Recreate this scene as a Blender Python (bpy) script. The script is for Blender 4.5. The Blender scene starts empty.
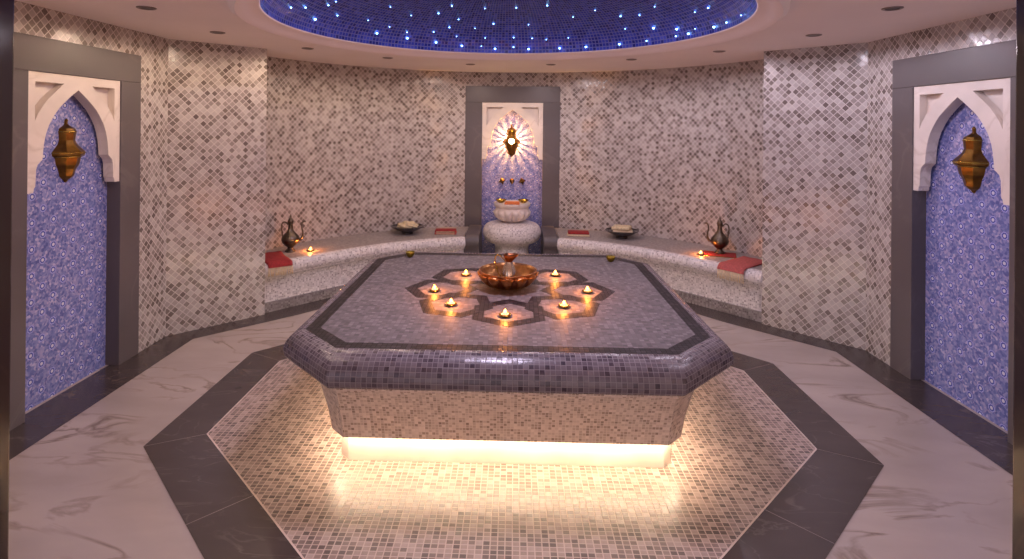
import bpy, bmesh, math, random
from math import sin, cos, pi, radians, sqrt, atan2, hypot
from mathutils import Vector, Matrix
random.seed(7)
sc = bpy.context.scene
COL = sc.collection

# ------------------------------------------------------------------ camera
F, YAW, PITCH, ROLL = 562.754, .0279, .0014, .0091
PX, PY = 498.647, 125.306
cam_d = bpy.data.cameras.new('camera'); cam = bpy.data.objects.new('camera', cam_d); COL.objects.link(cam)
cam_d.sensor_fit = 'HORIZONTAL'; cam_d.sensor_width = 36
cam_d.lens = 36*F/1024
cam_d.shift_x = (512-PX)/1024; cam_d.shift_y = (PY-279.5)/1024
cy, sy = cos(YAW), sin(YAW); cp, sp = cos(PITCH), sin(PITCH)
Rx = Vector((cy, sy, 0)); Ry = Vector((-sy*cp, cy*cp, sp)); Rz = Vector((sy*sp, -cy*sp, cp))
right = cos(ROLL)*Rx + sin(ROLL)*Rz; up = cos(ROLL)*Rz - sin(ROLL)*Rx
cam.matrix_world = Matrix(((right.x, up.x, -Ry.x, .0229), (right.y, up.y, -Ry.y, 0), (right.z, up.z, -Ry.z, 1.7), (0, 0, 0, 1)))
cam_d.clip_start = .02; cam_d.clip_end = 100
sc.camera = cam

# ------------------------------------------------------------------ world, exposure
sc.view_settings.view_transform = 'Standard'; sc.view_settings.look = 'None'
sc.view_settings.gamma = 1; sc.view_settings.use_curve_mapping = False
sc.view_settings.exposure = 0.05
W = bpy.data.worlds.new('world'); sc.world = W; W.use_nodes = True
wn = W.node_tree.nodes; wl = W.node_tree.links
wtc = wn.new('ShaderNodeTexCoord'); wsx = wn.new('ShaderNodeSeparateXYZ'); wl.new(wtc.outputs['Generated'], wsx.inputs[0])
wmr = wn.new('ShaderNodeMapRange'); wmr.inputs[1].default_value = -.8; wmr.inputs[2].default_value = .8
wl.new(wsx.outputs[0], wmr.inputs[0])
wcr = wn.new('ShaderNodeValToRGB'); wcr.color_ramp.elements[0].color = (.58, .68, 1.0, 1); wcr.color_ramp.elements[1].color = (1.0, .56, .34, 1)
wl.new(wmr.outputs[0], wcr.inputs[0]); wl.new(wcr.outputs[0], wn['Background'].inputs[0])
wn['Background'].inputs[1].default_value = 1.6
try: sc.cycles.max_bounces = 8; sc.cycles.diffuse_bounces = 5; sc.cycles.sample_clamp_indirect = 6; sc.cycles.caustics_reflective = False; sc.cycles.caustics_refractive = False
except Exception: pass

JL, JR = .888, .889
LAMP_W = 13.0           # each ceiling downlight
LED_E = 75.0           # strip under the heated table
DOME_W = 46.0          # unseen area lamp added inside the dome to light the room
CANDLE_W = 2.2

# ------------------------------------------------------------------ materials
def nt(m):
    m.use_nodes = True
    return m.node_tree.nodes, m.node_tree.links, m.node_tree.nodes['Principled BSDF']
def math_(n, l, op, a, b=None, c=None):
    x = n.new('ShaderNodeMath'); x.operation = op
    for i, v in enumerate((a, b, c)):
        if v is None: continue
        if isinstance(v, (int, float)): x.inputs[i].default_value = v
        else: l.new(v, x.inputs[i])
    return x.outputs[0]
def ramp(n, l, fac, stops, interp='LINEAR'):
    r = n.new('ShaderNodeValToRGB'); r.color_ramp.interpolation = interp
    e = r.color_ramp.elements
    e[0].position, e[0].color = stops[0][0], (*stops[0][1], 1)
    e[1].position, e[1].color = stops[-1][0], (*stops[-1][1], 1)
    for p, c in stops[1:-1]:
        q = e.new(p); q.color = (*c, 1)
    l.new(fac, r.inputs[0]); return r.outputs[0]
def mix(n, l, fac, a, b, mode='MIX'):
    m = n.new('ShaderNodeMix'); m.data_type = 'RGBA'; m.blend_type = mode
    for i, v in ((0, fac), (6, a), (7, b)):
        if isinstance(v, (int, float)): m.inputs[i].default_value = v
        elif isinstance(v, tuple): m.inputs[i].default_value = (*v, 1) if len(v) == 3 else v
        else: l.new(v, m.inputs[i])
    return m.outputs[2]
def plain(name, col, rough=.5, metal=0, noise=0, nscale=8, bump=0, spec=.5, coat=0):
    m = bpy.data.materials.new(name); n, l, p = nt(m)
    p.inputs['Roughness'].default_value = rough; p.inputs['Metallic'].default_value = metal
    p.inputs['Specular IOR Level'].default_value = spec; p.inputs['Coat Weight'].default_value = coat
    t = n.new('ShaderNodeTexCoord'); nz = n.new('ShaderNodeTexNoise'); nz.inputs['Scale'].default_value = nscale; nz.inputs['Detail'].default_value = 5
    l.new(t.outputs['Object'], nz.inputs['Vector'])
    a = tuple(max(0, c*(1-noise)) for c in col); b = tuple(min(1, c*(1+noise)) for c in col)
    l.new(ramp(n, l, nz.outputs[0], [(.3, a), (.7, b)]), p.inputs['Base Color'])
    if bump:
        bp = n.new('ShaderNodeBump'); bp.inputs['Strength'].default_value = bump; bp.inputs['Distance'].default_value = .01
        l.new(nz.outputs[0], bp.inputs['Height']); l.new(bp.outputs[0], p.inputs['Normal'])
    return m
def mosaic(name, px, py, stops, grout, gw=.07, rot=0, rough=.3, tilt=.05, patch=.15, offx=0, spec=.5, running=False):
    """square tiles from the UV map (metres): random tone per tile, grout lines, tiny tilt of each tile"""
    m = bpy.data.materials.new(name); n, l, p = nt(m)
    uv = n.new('ShaderNodeUVMap'); uv.uv_map = 'UVMap'
    mp = n.new('ShaderNodeMapping'); mp.vector_type = 'POINT'
    mp.inputs['Rotation'].default_value = (0, 0, rot); l.new(uv.outputs[0], mp.inputs[0])
    s = n.new('ShaderNodeSeparateXYZ'); l.new(mp.outputs[0], s.inputs[0])
    b = math_(n, l, 'DIVIDE', s.outputs[1], py)
    fb = math_(n, l, 'FLOOR', b)
    a = math_(n, l, 'DIVIDE', s.outputs[0], px)
    if running: a = math_(n, l, 'ADD', a, math_(n, l, 'MULTIPLY', math_(n, l, 'MODULO', fb, 2.0), .5))
    fa = math_(n, l, 'FLOOR', a)
    ra = math_(n, l, 'SUBTRACT', a, fa); rb = math_(n, l, 'SUBTRACT', b, fb)
    da = math_(n, l, 'MINIMUM', ra, math_(n, l, 'SUBTRACT', 1.0, ra)); db = math_(n, l, 'MINIMUM', rb, math_(n, l, 'SUBTRACT', 1.0, rb))
    d = math_(n, l, 'MINIMUM', da, db)
    g = n.new('ShaderNodeMapRange'); g.inputs[1].default_value = gw*.7; g.inputs[2].default_value = gw*1.3; g.inputs[3].default_value = 1; g.inputs[4].default_value = 0
    l.new(d, g.inputs[0])
    c = n.new('ShaderNodeCombineXYZ'); l.new(fa, c.inputs[0]); l.new(fb, c.inputs[1]); c.inputs[2].default_value = 3.7
    w = n.new('ShaderNodeTexWhiteNoise'); w.noise_dimensions = '3D'; l.new(c.outputs[0], w.inputs['Vector'])
    nz = n.new('ShaderNodeTexNoise'); nz.inputs['Scale'].default_value = 1.8; nz.inputs['Detail'].default_value = 4; l.new(uv.outputs[0], nz.inputs['Vector'])
    nf = n.new('ShaderNodeTexNoise'); nf.inputs['Scale'].default_value = 45; nf.inputs['Detail'].default_value = 4; l.new(uv.outputs[0], nf.inputs['Vector'])
    v = math_(n, l, 'ADD', w.outputs['Value'], math_(n, l, 'MULTIPLY', math_(n, l, 'SUBTRACT', nz.outputs[0], .5), patch*2))
    v = math_(n, l, 'ADD', v, math_(n, l, 'MULTIPLY', math_(n, l, 'SUBTRACT', nf.outputs[0], .5), .3))
    tile = ramp(n, l, v, stops)
    colr = mix(n, l, g.outputs[0], tile, grout)
    l.new(colr, p.inputs['Base Color'])
    rr = math_(n, l, 'ADD', rough, math_(n, l, 'MULTIPLY', g.outputs[0], .35)); l.new(rr, p.inputs['Roughness'])
    p.inputs['Specular IOR Level'].default_value = spec
    # tilt
    sub = n.new('ShaderNodeVectorMath'); sub.operation = 'SUBTRACT'; l.new(w.outputs['Color'], sub.inputs[0]); sub.inputs[1].default_value = (.5, .5, .5)
    sc_ = n.new('ShaderNodeVectorMath'); sc_.operation = 'SCALE'; l.new(sub.outputs[0], sc_.inputs[0]); sc_.inputs['Scale'].default_value = tilt
    ge = n.new('ShaderNodeNewGeometry'); ad = n.new('ShaderNodeVectorMath'); l.new(ge.outputs['Normal'], ad.inputs[0]); l.new(sc_.outputs[0], ad.inputs[1])
    no = n.new('ShaderNodeVectorMath'); no.operation = 'NORMALIZE'; l.new(ad.outputs[0], no.inputs[0])
    bp = n.new('ShaderNodeBump'); bp.invert = True; bp.inputs['Strength'].default_value = .35; bp.inputs['Distance'].default_value = .002
    l.new(g.outputs[0], bp.inputs['Height']); l.new(no.outputs[0], bp.inputs['Normal']); l.new(bp.outputs[0], p.inputs['Normal'])
    return m
def marble(name, base, vein, rough=.2, scale=1.6, amount=.5, thin=.035, seed=0):
    m = bpy.data.materials.new(name); n, l, p = nt(m)
    t = n.new('ShaderNodeTexCoord'); mp = n.new('ShaderNodeMapping'); mp.inputs['Location'].default_value = (seed, seed*1.7, 0)
    mp.inputs['Rotation'].default_value = (.3, .2, .9); mp.inputs['Scale'].default_value = (1, 2.6, 1.3); l.new(t.outputs['Object'], mp.inputs[0])
    nz = n.new('ShaderNodeTexNoise'); nz.inputs['Scale'].default_value = scale; nz.inputs['Detail'].default_value = 9; nz.inputs['Distortion'].default_value = 1.1
    l.new(mp.outputs[0], nz.inputs['Vector'])
    d = math_(n, l, 'ABSOLUTE', math_(n, l, 'SUBTRACT', nz.outputs[0], .5))
    v = n.new('ShaderNodeMapRange'); v.inputs[1].default_value = 0; v.inputs[2].default_value = thin; v.inputs[3].default_value = 1; v.inputs[4].default_value = 0; l.new(d, v.inputs[0])
    n2 = n.new('ShaderNodeTexNoise'); n2.inputs['Scale'].default_value = scale*1.3; n2.inputs['Detail'].default_value = 6; l.new(mp.outputs[0], n2.inputs['Vector'])
    mk = n.new('ShaderNodeMapRange'); mk.inputs[1].default_value = .42; mk.inputs[2].default_value = .62; l.new(n2.outputs[0], mk.inputs[0])
    fac = math_(n, l, 'MULTIPLY', math_(n, l, 'MULTIPLY', v.outputs[0], mk.outputs[0]), amount)
    b0 = ramp(n, l, n2.outputs[0], [(.3, tuple(c*.86 for c in base)), (.7, tuple(min(1, c*1.1) for c in base))])
    l.new(mix(n, l, fac, b0, vein), p.inputs['Base Color']); p.inputs['Roughness'].default_value = rough
    return m
def zellige(name):
    """blue patterned tiles: a diagonal lattice of white dotted rosettes on fine blue and lilac mosaic"""
    m = bpy.data.materials.new(name); n, l, p = nt(m)
    uv = n.new('ShaderNodeUVMap'); uv.uv_map = 'UVMap'; s = n.new('ShaderNodeSeparateXYZ'); l.new(uv.outputs[0], s.inputs[0])
    P = .157
    def lat(du, dv):
        u = math_(n, l, 'ADD', s.outputs[0], du); v = math_(n, l, 'ADD', s.outputs[1], dv)
        a = math_(n, l, 'DIVIDE', math_(n, l, 'ADD', u, v), P); b = math_(n, l, 'DIVIDE', math_(n, l, 'SUBTRACT', u, v), P)
        ra = math_(n, l, 'SUBTRACT', math_(n, l, 'FRACT', a), .5); rb = math_(n, l, 'SUBTRACT', math_(n, l, 'FRACT', b), .5)
        r = math_(n, l, 'SQRT', math_(n, l, 'ADD', math_(n, l, 'MULTIPLY', ra, ra), math_(n, l, 'MULTIPLY', rb, rb)))
        return ra, rb, r
    ra, rb, r = lat(0, 0)
    ang = math_(n, l, 'ARCTAN2', ra, rb)
    st = math_(n, l, 'ADD', r, math_(n, l, 'MULTIPLY', math_(n, l, 'COSINE', math_(n, l, 'MULTIPLY', ang, 8.0)), .012))
    w = n.new('ShaderNodeTexVoronoi'); w.inputs['Scale'].default_value = 70; l.new(uv.outputs[0], w.inputs['Vector'])
    bw = n.new('ShaderNodeSeparateColor'); l.new(w.outputs['Color'], bw.inputs[0])
    field = ramp(n, l, bw.outputs[0], [(0, (.10, .12, .34)), (.4, (.17, .20, .47)), (.7, (.24, .26, .53)), (.88, (.33, .32, .56)), (1, (.46, .44, .66))])
    ring = ramp(n, l, st, [(0, (.62, .63, .74)), (.085, (.62, .63, .74)), (.1, (.03, .05, .33)), (.15, (.05, .07, .36)), (.17, (.40, .42, .78)), (.2, (.40, .42, .78)), (.225, (.10, .12, .5)), (.3, (.16, .2, .6)), (1, (.16, .2, .6))])
    mk = n.new('ShaderNodeMapRange'); mk.inputs[1].default_value = .2; mk.inputs[2].default_value = .24; l.new(st, mk.inputs[0])
    c1 = mix(n, l, mk.outputs[0], ring, field)
    e = math_(n, l, 'MINIMUM', math_(n, l, 'ABSOLUTE', ra), math_(n, l, 'ABSOLUTE', rb))
    ln = n.new('ShaderNodeMapRange'); ln.inputs[1].default_value = .0; ln.inputs[2].default_value = .045; ln.inputs[3].default_value = .22; ln.inputs[4].default_value = 0; l.new(e, ln.inputs[0])
    c2 = mix(n, l, math_(n, l, 'MULTIPLY', ln.outputs[0], mk.outputs[0]), c1, (.62, .42, .62))
    l.new(c2, p.inputs['Base Color']); p.inputs['Roughness'].default_value = .22
    return m
def emis(name, col, e):
    m = bpy.data.materials.new(name); n, l, p = nt(m)
    p.inputs['Base Color'].default_value = (*col, 1); p.inputs['Emission Color'].default_value = (*col, 1); p.inputs['Emission Strength'].default_value = e
    return m

WT = [(0, (.14, .11, .10)), (.16, (.20, .165, .15)), (.34, (.28, .24, .225)), (.62, (.36, .315, .30)), (1, (.49, .45, .43))]
M = {}
M['wall'] = mosaic('wall_mosaic', .040, .040, WT, (.55, .49, .46), .06, rot=pi/4, rough=.20, tilt=.05, patch=.2)
M['floor_tile'] = mosaic('floor_mosaic', .030, .0245, [(0, (.09, .062, .055)), (.3, (.16, .115, .10)), (.65, (.26, .19, .165)), (1, (.40, .31, .275))], (.53, .42, .365), .075, rough=.35, tilt=.05, patch=.2)
M['table_tile'] = mosaic('table_mosaic', .0245, .0245, [(0, (.09, .075, .075)), (.3, (.125, .105, .105)), (.7, (.155, .13, .13)), (1, (.21, .18, .18))], (.16, .135, .135), .05, rough=.58, tilt=.04, patch=.12, spec=.35)
M['lip_tile'] = mosaic('lip_mosaic', .0245, .0245, [(0, (.045, .03, .04)), (.12, (.09, .066, .078)), (.5, (.135, .105, .12)), (1, (.19, .155, .165))], (.24, .20, .205), .05, rough=.26, tilt=.05, patch=.12)
M['band_tile'] = mosaic('band_mosaic', .0245, .0245, [(0, (.010, .007, .008)), (.6, (.020, .014, .016)), (1, (.045, .034, .038))], (.03, .022, .024), .05, rough=.45, tilt=.04, patch=.1, spec=.2)
M['body_tile'] = mosaic('body_mosaic', .0165, .0165, [(0, (.26, .18, .13)), (.25, (.46, .35, .27)), (.6, (.60, .48, .39)), (1, (.74, .62, .52))], (.70, .58, .48), .08, rough=.35, tilt=.05, patch=.15)
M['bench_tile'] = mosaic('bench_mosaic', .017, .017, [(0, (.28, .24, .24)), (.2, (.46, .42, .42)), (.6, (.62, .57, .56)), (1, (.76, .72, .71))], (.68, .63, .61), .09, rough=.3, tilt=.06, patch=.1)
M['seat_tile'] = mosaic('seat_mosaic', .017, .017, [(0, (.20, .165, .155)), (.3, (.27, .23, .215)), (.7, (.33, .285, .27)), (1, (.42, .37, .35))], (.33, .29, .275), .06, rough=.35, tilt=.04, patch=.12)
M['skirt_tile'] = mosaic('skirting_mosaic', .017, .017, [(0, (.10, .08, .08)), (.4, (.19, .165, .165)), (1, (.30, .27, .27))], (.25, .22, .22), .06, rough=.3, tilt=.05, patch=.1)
M['dome_tile'] = mosaic('dome_mosaic', .030, .030, [(0, (.010, .016, .16)), (.4, (.02, .035, .30)), (.8, (.035, .06, .42)), (1, (.08, .10, .5))], (.12, .13, .36), .10, rough=.25, tilt=.12, patch=.25)
M['white'] = marble('white_marble', (.45, .375, .33), (.17, .12, .09), .25, 1.1, .8, .03)
M['arch'] = marble('carved_marble', (.74, .66, .60), (.42, .33, .26), .45, 2.2, .5, .04, 3)
M['dark'] = marble('dark_marble', (.066, .050, .046), (.15, .12, .11), .22, 2.2, .6, .02, 7)
M['frame'] = marble('frame_marble', (.105, .088, .092), (.19, .165, .16), .38, 1.2, .35, .02, 11)
M['jamb'] = marble('jamb_marble', (.035, .022, .020), (.08, .05, .04), .13, 1.5, .3, .02, 5)
M['blue'] = zellige('blue_zellige')
M['ceiling'] = plain('ceiling_plaster', (.88, .79, .75), .6, noise=.03, nscale=2)
M['limestone'] = plain('plinth_limestone', (.66, .585, .49), .35, noise=.12, nscale=5)
M['led'] = emis('led_strip', (1, .82, .60), LED_E)
M['brass'] = plain('aged_brass', (.24, .125, .03), .30, 1, noise=.25, nscale=30, bump=.1)
M['gold'] = plain('polished_brass', (.50, .32, .06), .22, 1, noise=.15, nscale=20)
M['palebrass'] = plain('pale_brass', (.72, .55, .40), .2, 1, noise=.1)
M['cupbrass'] = plain('olive_brass', (.26, .19, .03), .3, 1, noise=.2)
M['copper'] = plain('hammered_copper', (.42, .19, .07), .28, 1, noise=.25, nscale=40, bump=.15)
M['bronze'] = plain('dark_bronze', (.13, .10, .075), .33, 1, noise=.35, nscale=30, bump=.1)
M['darkcopper'] = plain('dark_copper', (.20, .07, .03), .3, 1, noise=.2, nscale=30)
M['black'] = plain('black_glaze', (.02, .014, .016), .18, noise=.2, coat=.5)
M['red'] = plain('red_cloth', (.27, .016, .018), .85, noise=.25, nscale=60, bump=.5)
M['redlight'] = plain('rose_cloth', (.42, .09, .08), .85, noise=.25, nscale=60, bump=.5)
M['cream'] = plain('cream_cloth', (.70, .55, .36), .9, noise=.15, nscale=70, bump=.5)
M['loofah'] = plain('loofah', (.62, .52, .33), .95, noise=.25, nscale=60, bump=1)
M['orange'] = plain('orange_cloth', (.70, .20, .06), .85, noise=.15, nscale=60, bump=.4)
M['marblebowl'] = marble('carved_white_marble', (.72, .63, .57), (.40, .30, .24), .3, 6, .4, .04, 9)
M['wax'] = plain('candle_wax', (.85, .62, .35), .5, noise=.05)
M['flame'] = emis('flame', (1, .42, .07), 12)
M['lampglow'] = emis('lamp_glass', (1, .62, .22), 60)
M['star'] = emis('star_point', (.25, .55, 1.0), 11)
M['lens'] = plain('downlight_recess', (.06, .045, .04), .3, noise=.1)
M['metal'] = plain('downlight_trim', (.25, .2, .18), .35, .6, noise=.1)

# ------------------------------------------------------------------ mesh helpers
def mesh_obj(name, verts, faces, mat, parent=None, smooth=False, uv='box', fuv=None, mats=None, fm=None):
    me = bpy.data.meshes.new(name); me.from_pydata([tuple(v) for v in verts], [], faces); me.update()
    for m in (mats or [mat]): me.materials.append(m)
    ul = me.uv_layers.new(name='UVMap')
    for pi_, p in enumerate(me.polygons):
        if fm: p.material_index = fm[pi_]
        p.use_smooth = smooth
        if fuv is not None and fuv[pi_] is not None:
            for k, li in enumerate(p.loop_indices): ul.data[li].uv = fuv[pi_][k]
            continue
        nrm = p.normal
        if abs(nrm.z) > .9:
            for li in p.loop_indices:
                v = me.vertices[me.loops[li].vertex_index].co; ul.data[li].uv = (v.x, v.y)
        else:
            t = Vector((-nrm.y, nrm.x, 0)).normalized(); b = nrm.cross(t)
            if b.z < 0: b = -b
            for li in p.loop_indices:
                v = me.vertices[me.loops[li].vertex_index].co; ul.data[li].uv = (v.dot(t), v.dot(b))
    o = bpy.data.objects.new(name, me); COL.objects.link(o)
    if parent: o.parent = parent
    return o
class MB:
    def __init__(s): s.v = []; s.f = []
    def box(s, x0, x1, y0, y1, z0, z1):
        b = len(s.v); s.v += [(x, y, z) for z in (z0, z1) for y in (y0, y1) for x in (x0, x1)]
        s.f += [tuple(b+i for i in q) for q in ((0, 2, 3, 1), (4, 5, 7, 6), (0, 1, 5, 4), (2, 6, 7, 3), (0, 4, 6, 2), (1, 3, 7, 5))]
    def prism(s, poly, z0, z1):
        b = len(s.v); n = len(poly)
        area = sum(poly[i][0]*poly[(i+1) % n][1]-poly[(i+1) % n][0]*poly[i][1] for i in range(n))
        if area < 0: poly = poly[::-1]
        s.v += [(x, y, z0) for x, y in poly]+[(x, y, z1) for x, y in poly]
        s.f += [tuple(b+i for i in range(n))[::-1], tuple(b+n+i for i in range(n))]
        s.f += [(b+i, b+(i+1) % n, b+n+(i+1) % n, b+n+i) for i in range(n)]
    def lathe(s, prof, seg=32, c=(0, 0, 0), mod=None, cap=True):
        b = len(s.v); m = len(prof)
        for j, (r, z) in enumerate(prof):
            for i in range(seg):
                a = 2*pi*i/seg; rr = max(r, .0002)*(mod(a, z, j) if mod else 1)
                s.v.append((c[0]+rr*cos(a), c[1]+rr*sin(a), c[2]+z))
        for j in range(m-1):
            for i in range(seg):
                k = (i+1) % seg
                s.f.append((b+j*seg+i, b+j*seg+k, b+(j+1)*seg+k, b+(j+1)*seg+i))
        if cap:
            s.f.append(tuple(b+i for i in range(seg))[::-1]); s.f.append(tuple(b+(m-1)*seg+i for i in range(seg)))
    def tube(s, pts, rad, seg=10):
        b = len(s.v); pts = [Vector(p) for p in pts]; n = len(pts)
        if not isinstance(rad, (list, tuple)): rad = [rad]*n
        prev = None
        for i, p in enumerate(pts):
            t = (pts[min(i+1, n-1)]-pts[max(i-1, 0)]).normalized()
            if prev is None: prev = t.orthogonal().normalized()
            prev = (prev-t*prev.dot(t)).normalized(); q = t.cross(prev)
            for k in range(seg):
                a = 2*pi*k/seg; s.v.append(tuple(p+(prev*cos(a)+q*sin(a))*rad[i]))
        for i in range(n-1):
            for k in range(seg):
                h = (k+1) % seg; s.f.append((b+i*seg+k, b+i*seg+h, b+(i+1)*seg+h, b+(i+1)*seg+k))
        s.f.append(tuple(b+k for k in range(seg))[::-1]); s.f.append(tuple(b+(n-1)*seg+k for k in range(seg)))
    def build(s, name, mat, parent=None, smooth=False):
        return mesh_obj(name, s.v, s.f, mat, parent, smooth)
def smooth_pts(pts, k=6):
    P = [Vector(p) for p in pts]; P = [2*P[0]-P[1]]+P+[2*P[-1]-P[-2]]; out = []
    for i in range(1, len(P)-2):
        a, b, c, d = P[i-1:i+3]
        for j in range(k):
            t = j/k; out.append(.5*((2*b)+(c-a)*t+(2*a-5*b+4*c-d)*t*t+(3*b-a-3*c+d)*t**3))
    out.append(P[-2]); return [tuple(v) for v in out]
def auto(o, ang=35):
    me = o.data; me.update()
    for p in me.polygons: p.use_smooth = True
    bm = bmesh.new(); bm.from_mesh(me)
    for e in bm.edges:
        if len(e.link_faces) == 2 and e.calc_face_angle(0) > radians(ang): e.smooth = False
    bm.to_mesh(me); bm.free(); return o
def bevel(o, w=.004, seg=2):
    b = o.modifiers.new('bevel', 'BEVEL'); b.width = w; b.segments = seg; b.limit_method = 'ANGLE'; b.angle_limit = radians(40); return o
def tag(o, label=None, cat=None, group=None, kind=None):
    if label: o['label'] = label
    if cat: o['category'] = cat
    if group: o['group'] = group
    if kind: o['kind'] = kind
    return o
def thing(name, label, cat, loc=(0, 0, 0), rz=0, group=None):
    o = bpy.data.objects.new(name, None); COL.objects.link(o); o.empty_display_size = .05
    o.location = loc; o.rotation_euler = (0, 0, rz); return tag(o, label, cat, group)
def struct(o): o['kind'] = 'structure'; return o
def dup(root, loc, rz=0, label=None, group=None):
    r = root.copy(); COL.objects.link(r); r.location = loc; r.rotation_euler = (0, 0, rz)
    if label: r['label'] = label
    if group: r['group'] = group
    for ch in [c for c in root.children]:
        c = ch.copy(); COL.objects.link(c); c.parent = r
        for g in ch.children:
            d = g.copy(); COL.objects.link(d); d.parent = c
    return r
def lamp_data(name, typ, power, col, **k):
    d = bpy.data.lights.new(name, typ); d.energy = power; d.color = col
    for a, b in k.items(): setattr(d, a, b)
    return d
def lamp(name, data, loc, parent=None, rot=(0, 0, 0)):
    o = bpy.data.objects.new(name, data); COL.objects.link(o); o.location = loc; o.rotation_euler = rot
    if parent: o.parent = parent
    return o

# ================================================================== ROOM
WX = 2.737; YC = 4.407; CH = 2.37; CY = 3.51
# floor
b = MB(); b.prism([(-3.1, -1.2), (3.1, -1.2), (3.1, 7.6), (-3.1, 7.6)], -.12, 0)
struct(b.build('floor', M['white']))
# --- octagonal border and its mosaic field
def octa(hw, y0, y1, c): return [(-hw, y0+c), (-hw+c, y0), (hw-c, y0), (hw, y0+c), (hw, y1-c), (hw-c, y1), (-hw+c, y1), (-hw, y1-c)]
oc = 1.117
O1 = octa(1.907, 2.902-oc, 4.124+oc, oc); O2 = octa(1.640, 3.034-.98, 4.0+.97, .98)
def ring_mesh(name, A, B, z0, z1, mat, joints=True):
    n = len(A); v = []; f = []
    for P, z in ((A, z0), (A, z1), (B, z1), (B, z0)): v += [(x, y, z) for x, y in P]
    for i in range(n):
        k = (i+1) % n
        for a in range(3): f.append((a*n+i, a*n+k, (a+1)*n+k, (a+1)*n+i))
    return mesh_obj(name, v, f, mat)
struct(ring_mesh('trim_1', O1, O2, -.001, .003, M['dark']))
b = MB(); b.prism(O2, -.001, .0026); struct(b.build('trim_2', M['floor_tile']))
# pale grout seams of the octagonal border and the metal-pale edge round the mosaic
seam = MB()
def seam_line(p, q, w, z=.0034):
    d = Vector((q[0]-p[0], q[1]-p[1])); nn = Vector((-d.y, d.x)).normalized()*w/2
    k = len(seam.v); seam.v += [(p[0]-nn.x, p[1]-nn.y, z), (q[0]-nn.x, q[1]-nn.y, z), (q[0]+nn.x, q[1]+nn.y, z), (p[0]+nn.x, p[1]+nn.y, z)]; seam.f.append((k, k+1, k+2, k+3))
for i in range(8):
    seam_line(O2[i], O2[(i+1) % 8], .008)
M['grout'] = plain('pale_grout', (.60, .50, .44), .6, noise=.1)
M['joint'] = plain('joint_grout', (.16, .12, .11), .6, noise=.1)
struct(seam.build('trim_3', M['grout'])); seam = MB()
for i in range(8): seam_line(O1[i], O2[i], .004)
for (i, t) in ((0, .5), (2, .5), (1, .33), (1, .66)):
    p = [O1[i][a]+(O1[(i+1) % 8][a]-O1[i][a])*t for a in (0, 1)]; q = [O2[i][a]+(O2[(i+1) % 8][a]-O2[i][a])*t for a in (0, 1)]
    seam_line(p, q, .004)
struct(seam.build('trim_4', M['joint']))
# --- bench front curve and back wall curve
FR = smooth_pts([(-2.2, 4.97, 0), (-1.9, 5.31, 0), (-1.6, 5.64, 0), (-1.25, 5.95, 0), (-.9, 6.16, 0), (-.525, 6.32, 0)], 5)
FR = [(p[0], p[1]) for p in FR]
RW, CW = 2.70, 4.34
def wall_pt(a): return (RW*sin(a), CW+RW*cos(a))      # a from the depth axis
# --- dark perimeter border
inner = [(-2.4925, -1.2), (-2.4925, 4.368), (-2.04, 4.82)]
for p in FR[3:]:
    inner.append((p[0]*.93+.02, p[1]-.17))
right_ = [(-x, y) for x, y in inner[::-1]]
inner = inner+right_
outer = [(-2.80, -1.2), (-2.80, 4.44), (-2.26, 4.98)]+[(p[0]-.06, p[1]+.06) for p in FR[3:]]
outer = outer+[(-x, y) for x, y in outer[::-1]]
n = len(inner); v = [(x, y, .002) for x, y in outer]+[(x, y, .002) for x, y in inner]
f = [(i, n+i, n+i+1, i+1) for i in range(n-1)]
struct(mesh_obj('trim_5', v, f, M['dark']))

# --- side walls (hole behind each niche frame)
for s, nm in ((-1, 'wall_left'), (1, 'wall_right')):
    b = MB()
    def bx(y0, y1, z0, z1): b.box(min(s*WX, s*2.95), max(s*WX, s*2.95), y0, y1, z0, z1)
    bx(.6, CY-.40, 0, CH+.02); bx(CY+.40, YC, 0, CH+.02); bx(CY-.40, CY+.40, 2.03, CH+.02)
    struct(b.build(nm, M['wall']))
    b = MB()
    pl = [(WX, YC), (2.187, 4.957), (2.22, 4.958), (2.9, 4.965), (3.1, 4.965), (3.1, YC)]
    b.prism([(s*x, y) for x, y in pl], 0, CH+.02)
    struct(b.build('wall_back_left' if s < 0 else 'wall_back_right', M['wall']))
# --- curved back wall, open behind the basin niche
v = []; f = []; fuv = []
def curved(a0, a1, z0, z1, N=28):
    for i in range(N):
        q0 = a0+(a1-a0)*i/N; q1 = a0+(a1-a0)*(i+1)/N
        p0 = wall_pt(q0); p1 = wall_pt(q1); k = len(v)
        v.extend([(*p0, z0), (*p1, z0), (*p1, z1), (*p0, z1)]); f.append((k, k+1, k+2, k+3))
        fuv.append([(RW*q0, z0), (RW*q1, z0), (RW*q1, z1), (RW*q0, z1)])
        o0 = ((RW+.2)*sin(q0), CW+(RW+.2)*cos(q0)); o1 = ((RW+.2)*sin(q1), CW+(RW+.2)*cos(q1))
        k = len(v); v.extend([(*o0, z0), (*o1, z0), (*o1, z1), (*o0, z1)]); f.append((k+3, k+2, k+1, k)); fuv.append(None)
a_in = math.asin(.42/RW); a_out = 1.30
curved(-a_out, -a_in, 0, CH+.02); curved(a_in, a_out, 0, CH+.02); curved(-a_in, a_in, 2.03, CH+.02, 6)
wb = mesh_obj('wall_back', v, f, M['wall'], fuv=fuv)
bm = bmesh.new(); bm.from_mesh(wb.data); bmesh.ops.remove_doubles(bm, verts=bm.verts, dist=1e-5); bm.to_mesh(wb.data); bm.free()
for p in wb.data.polygons: p.use_smooth = True
struct(wb)

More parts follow.
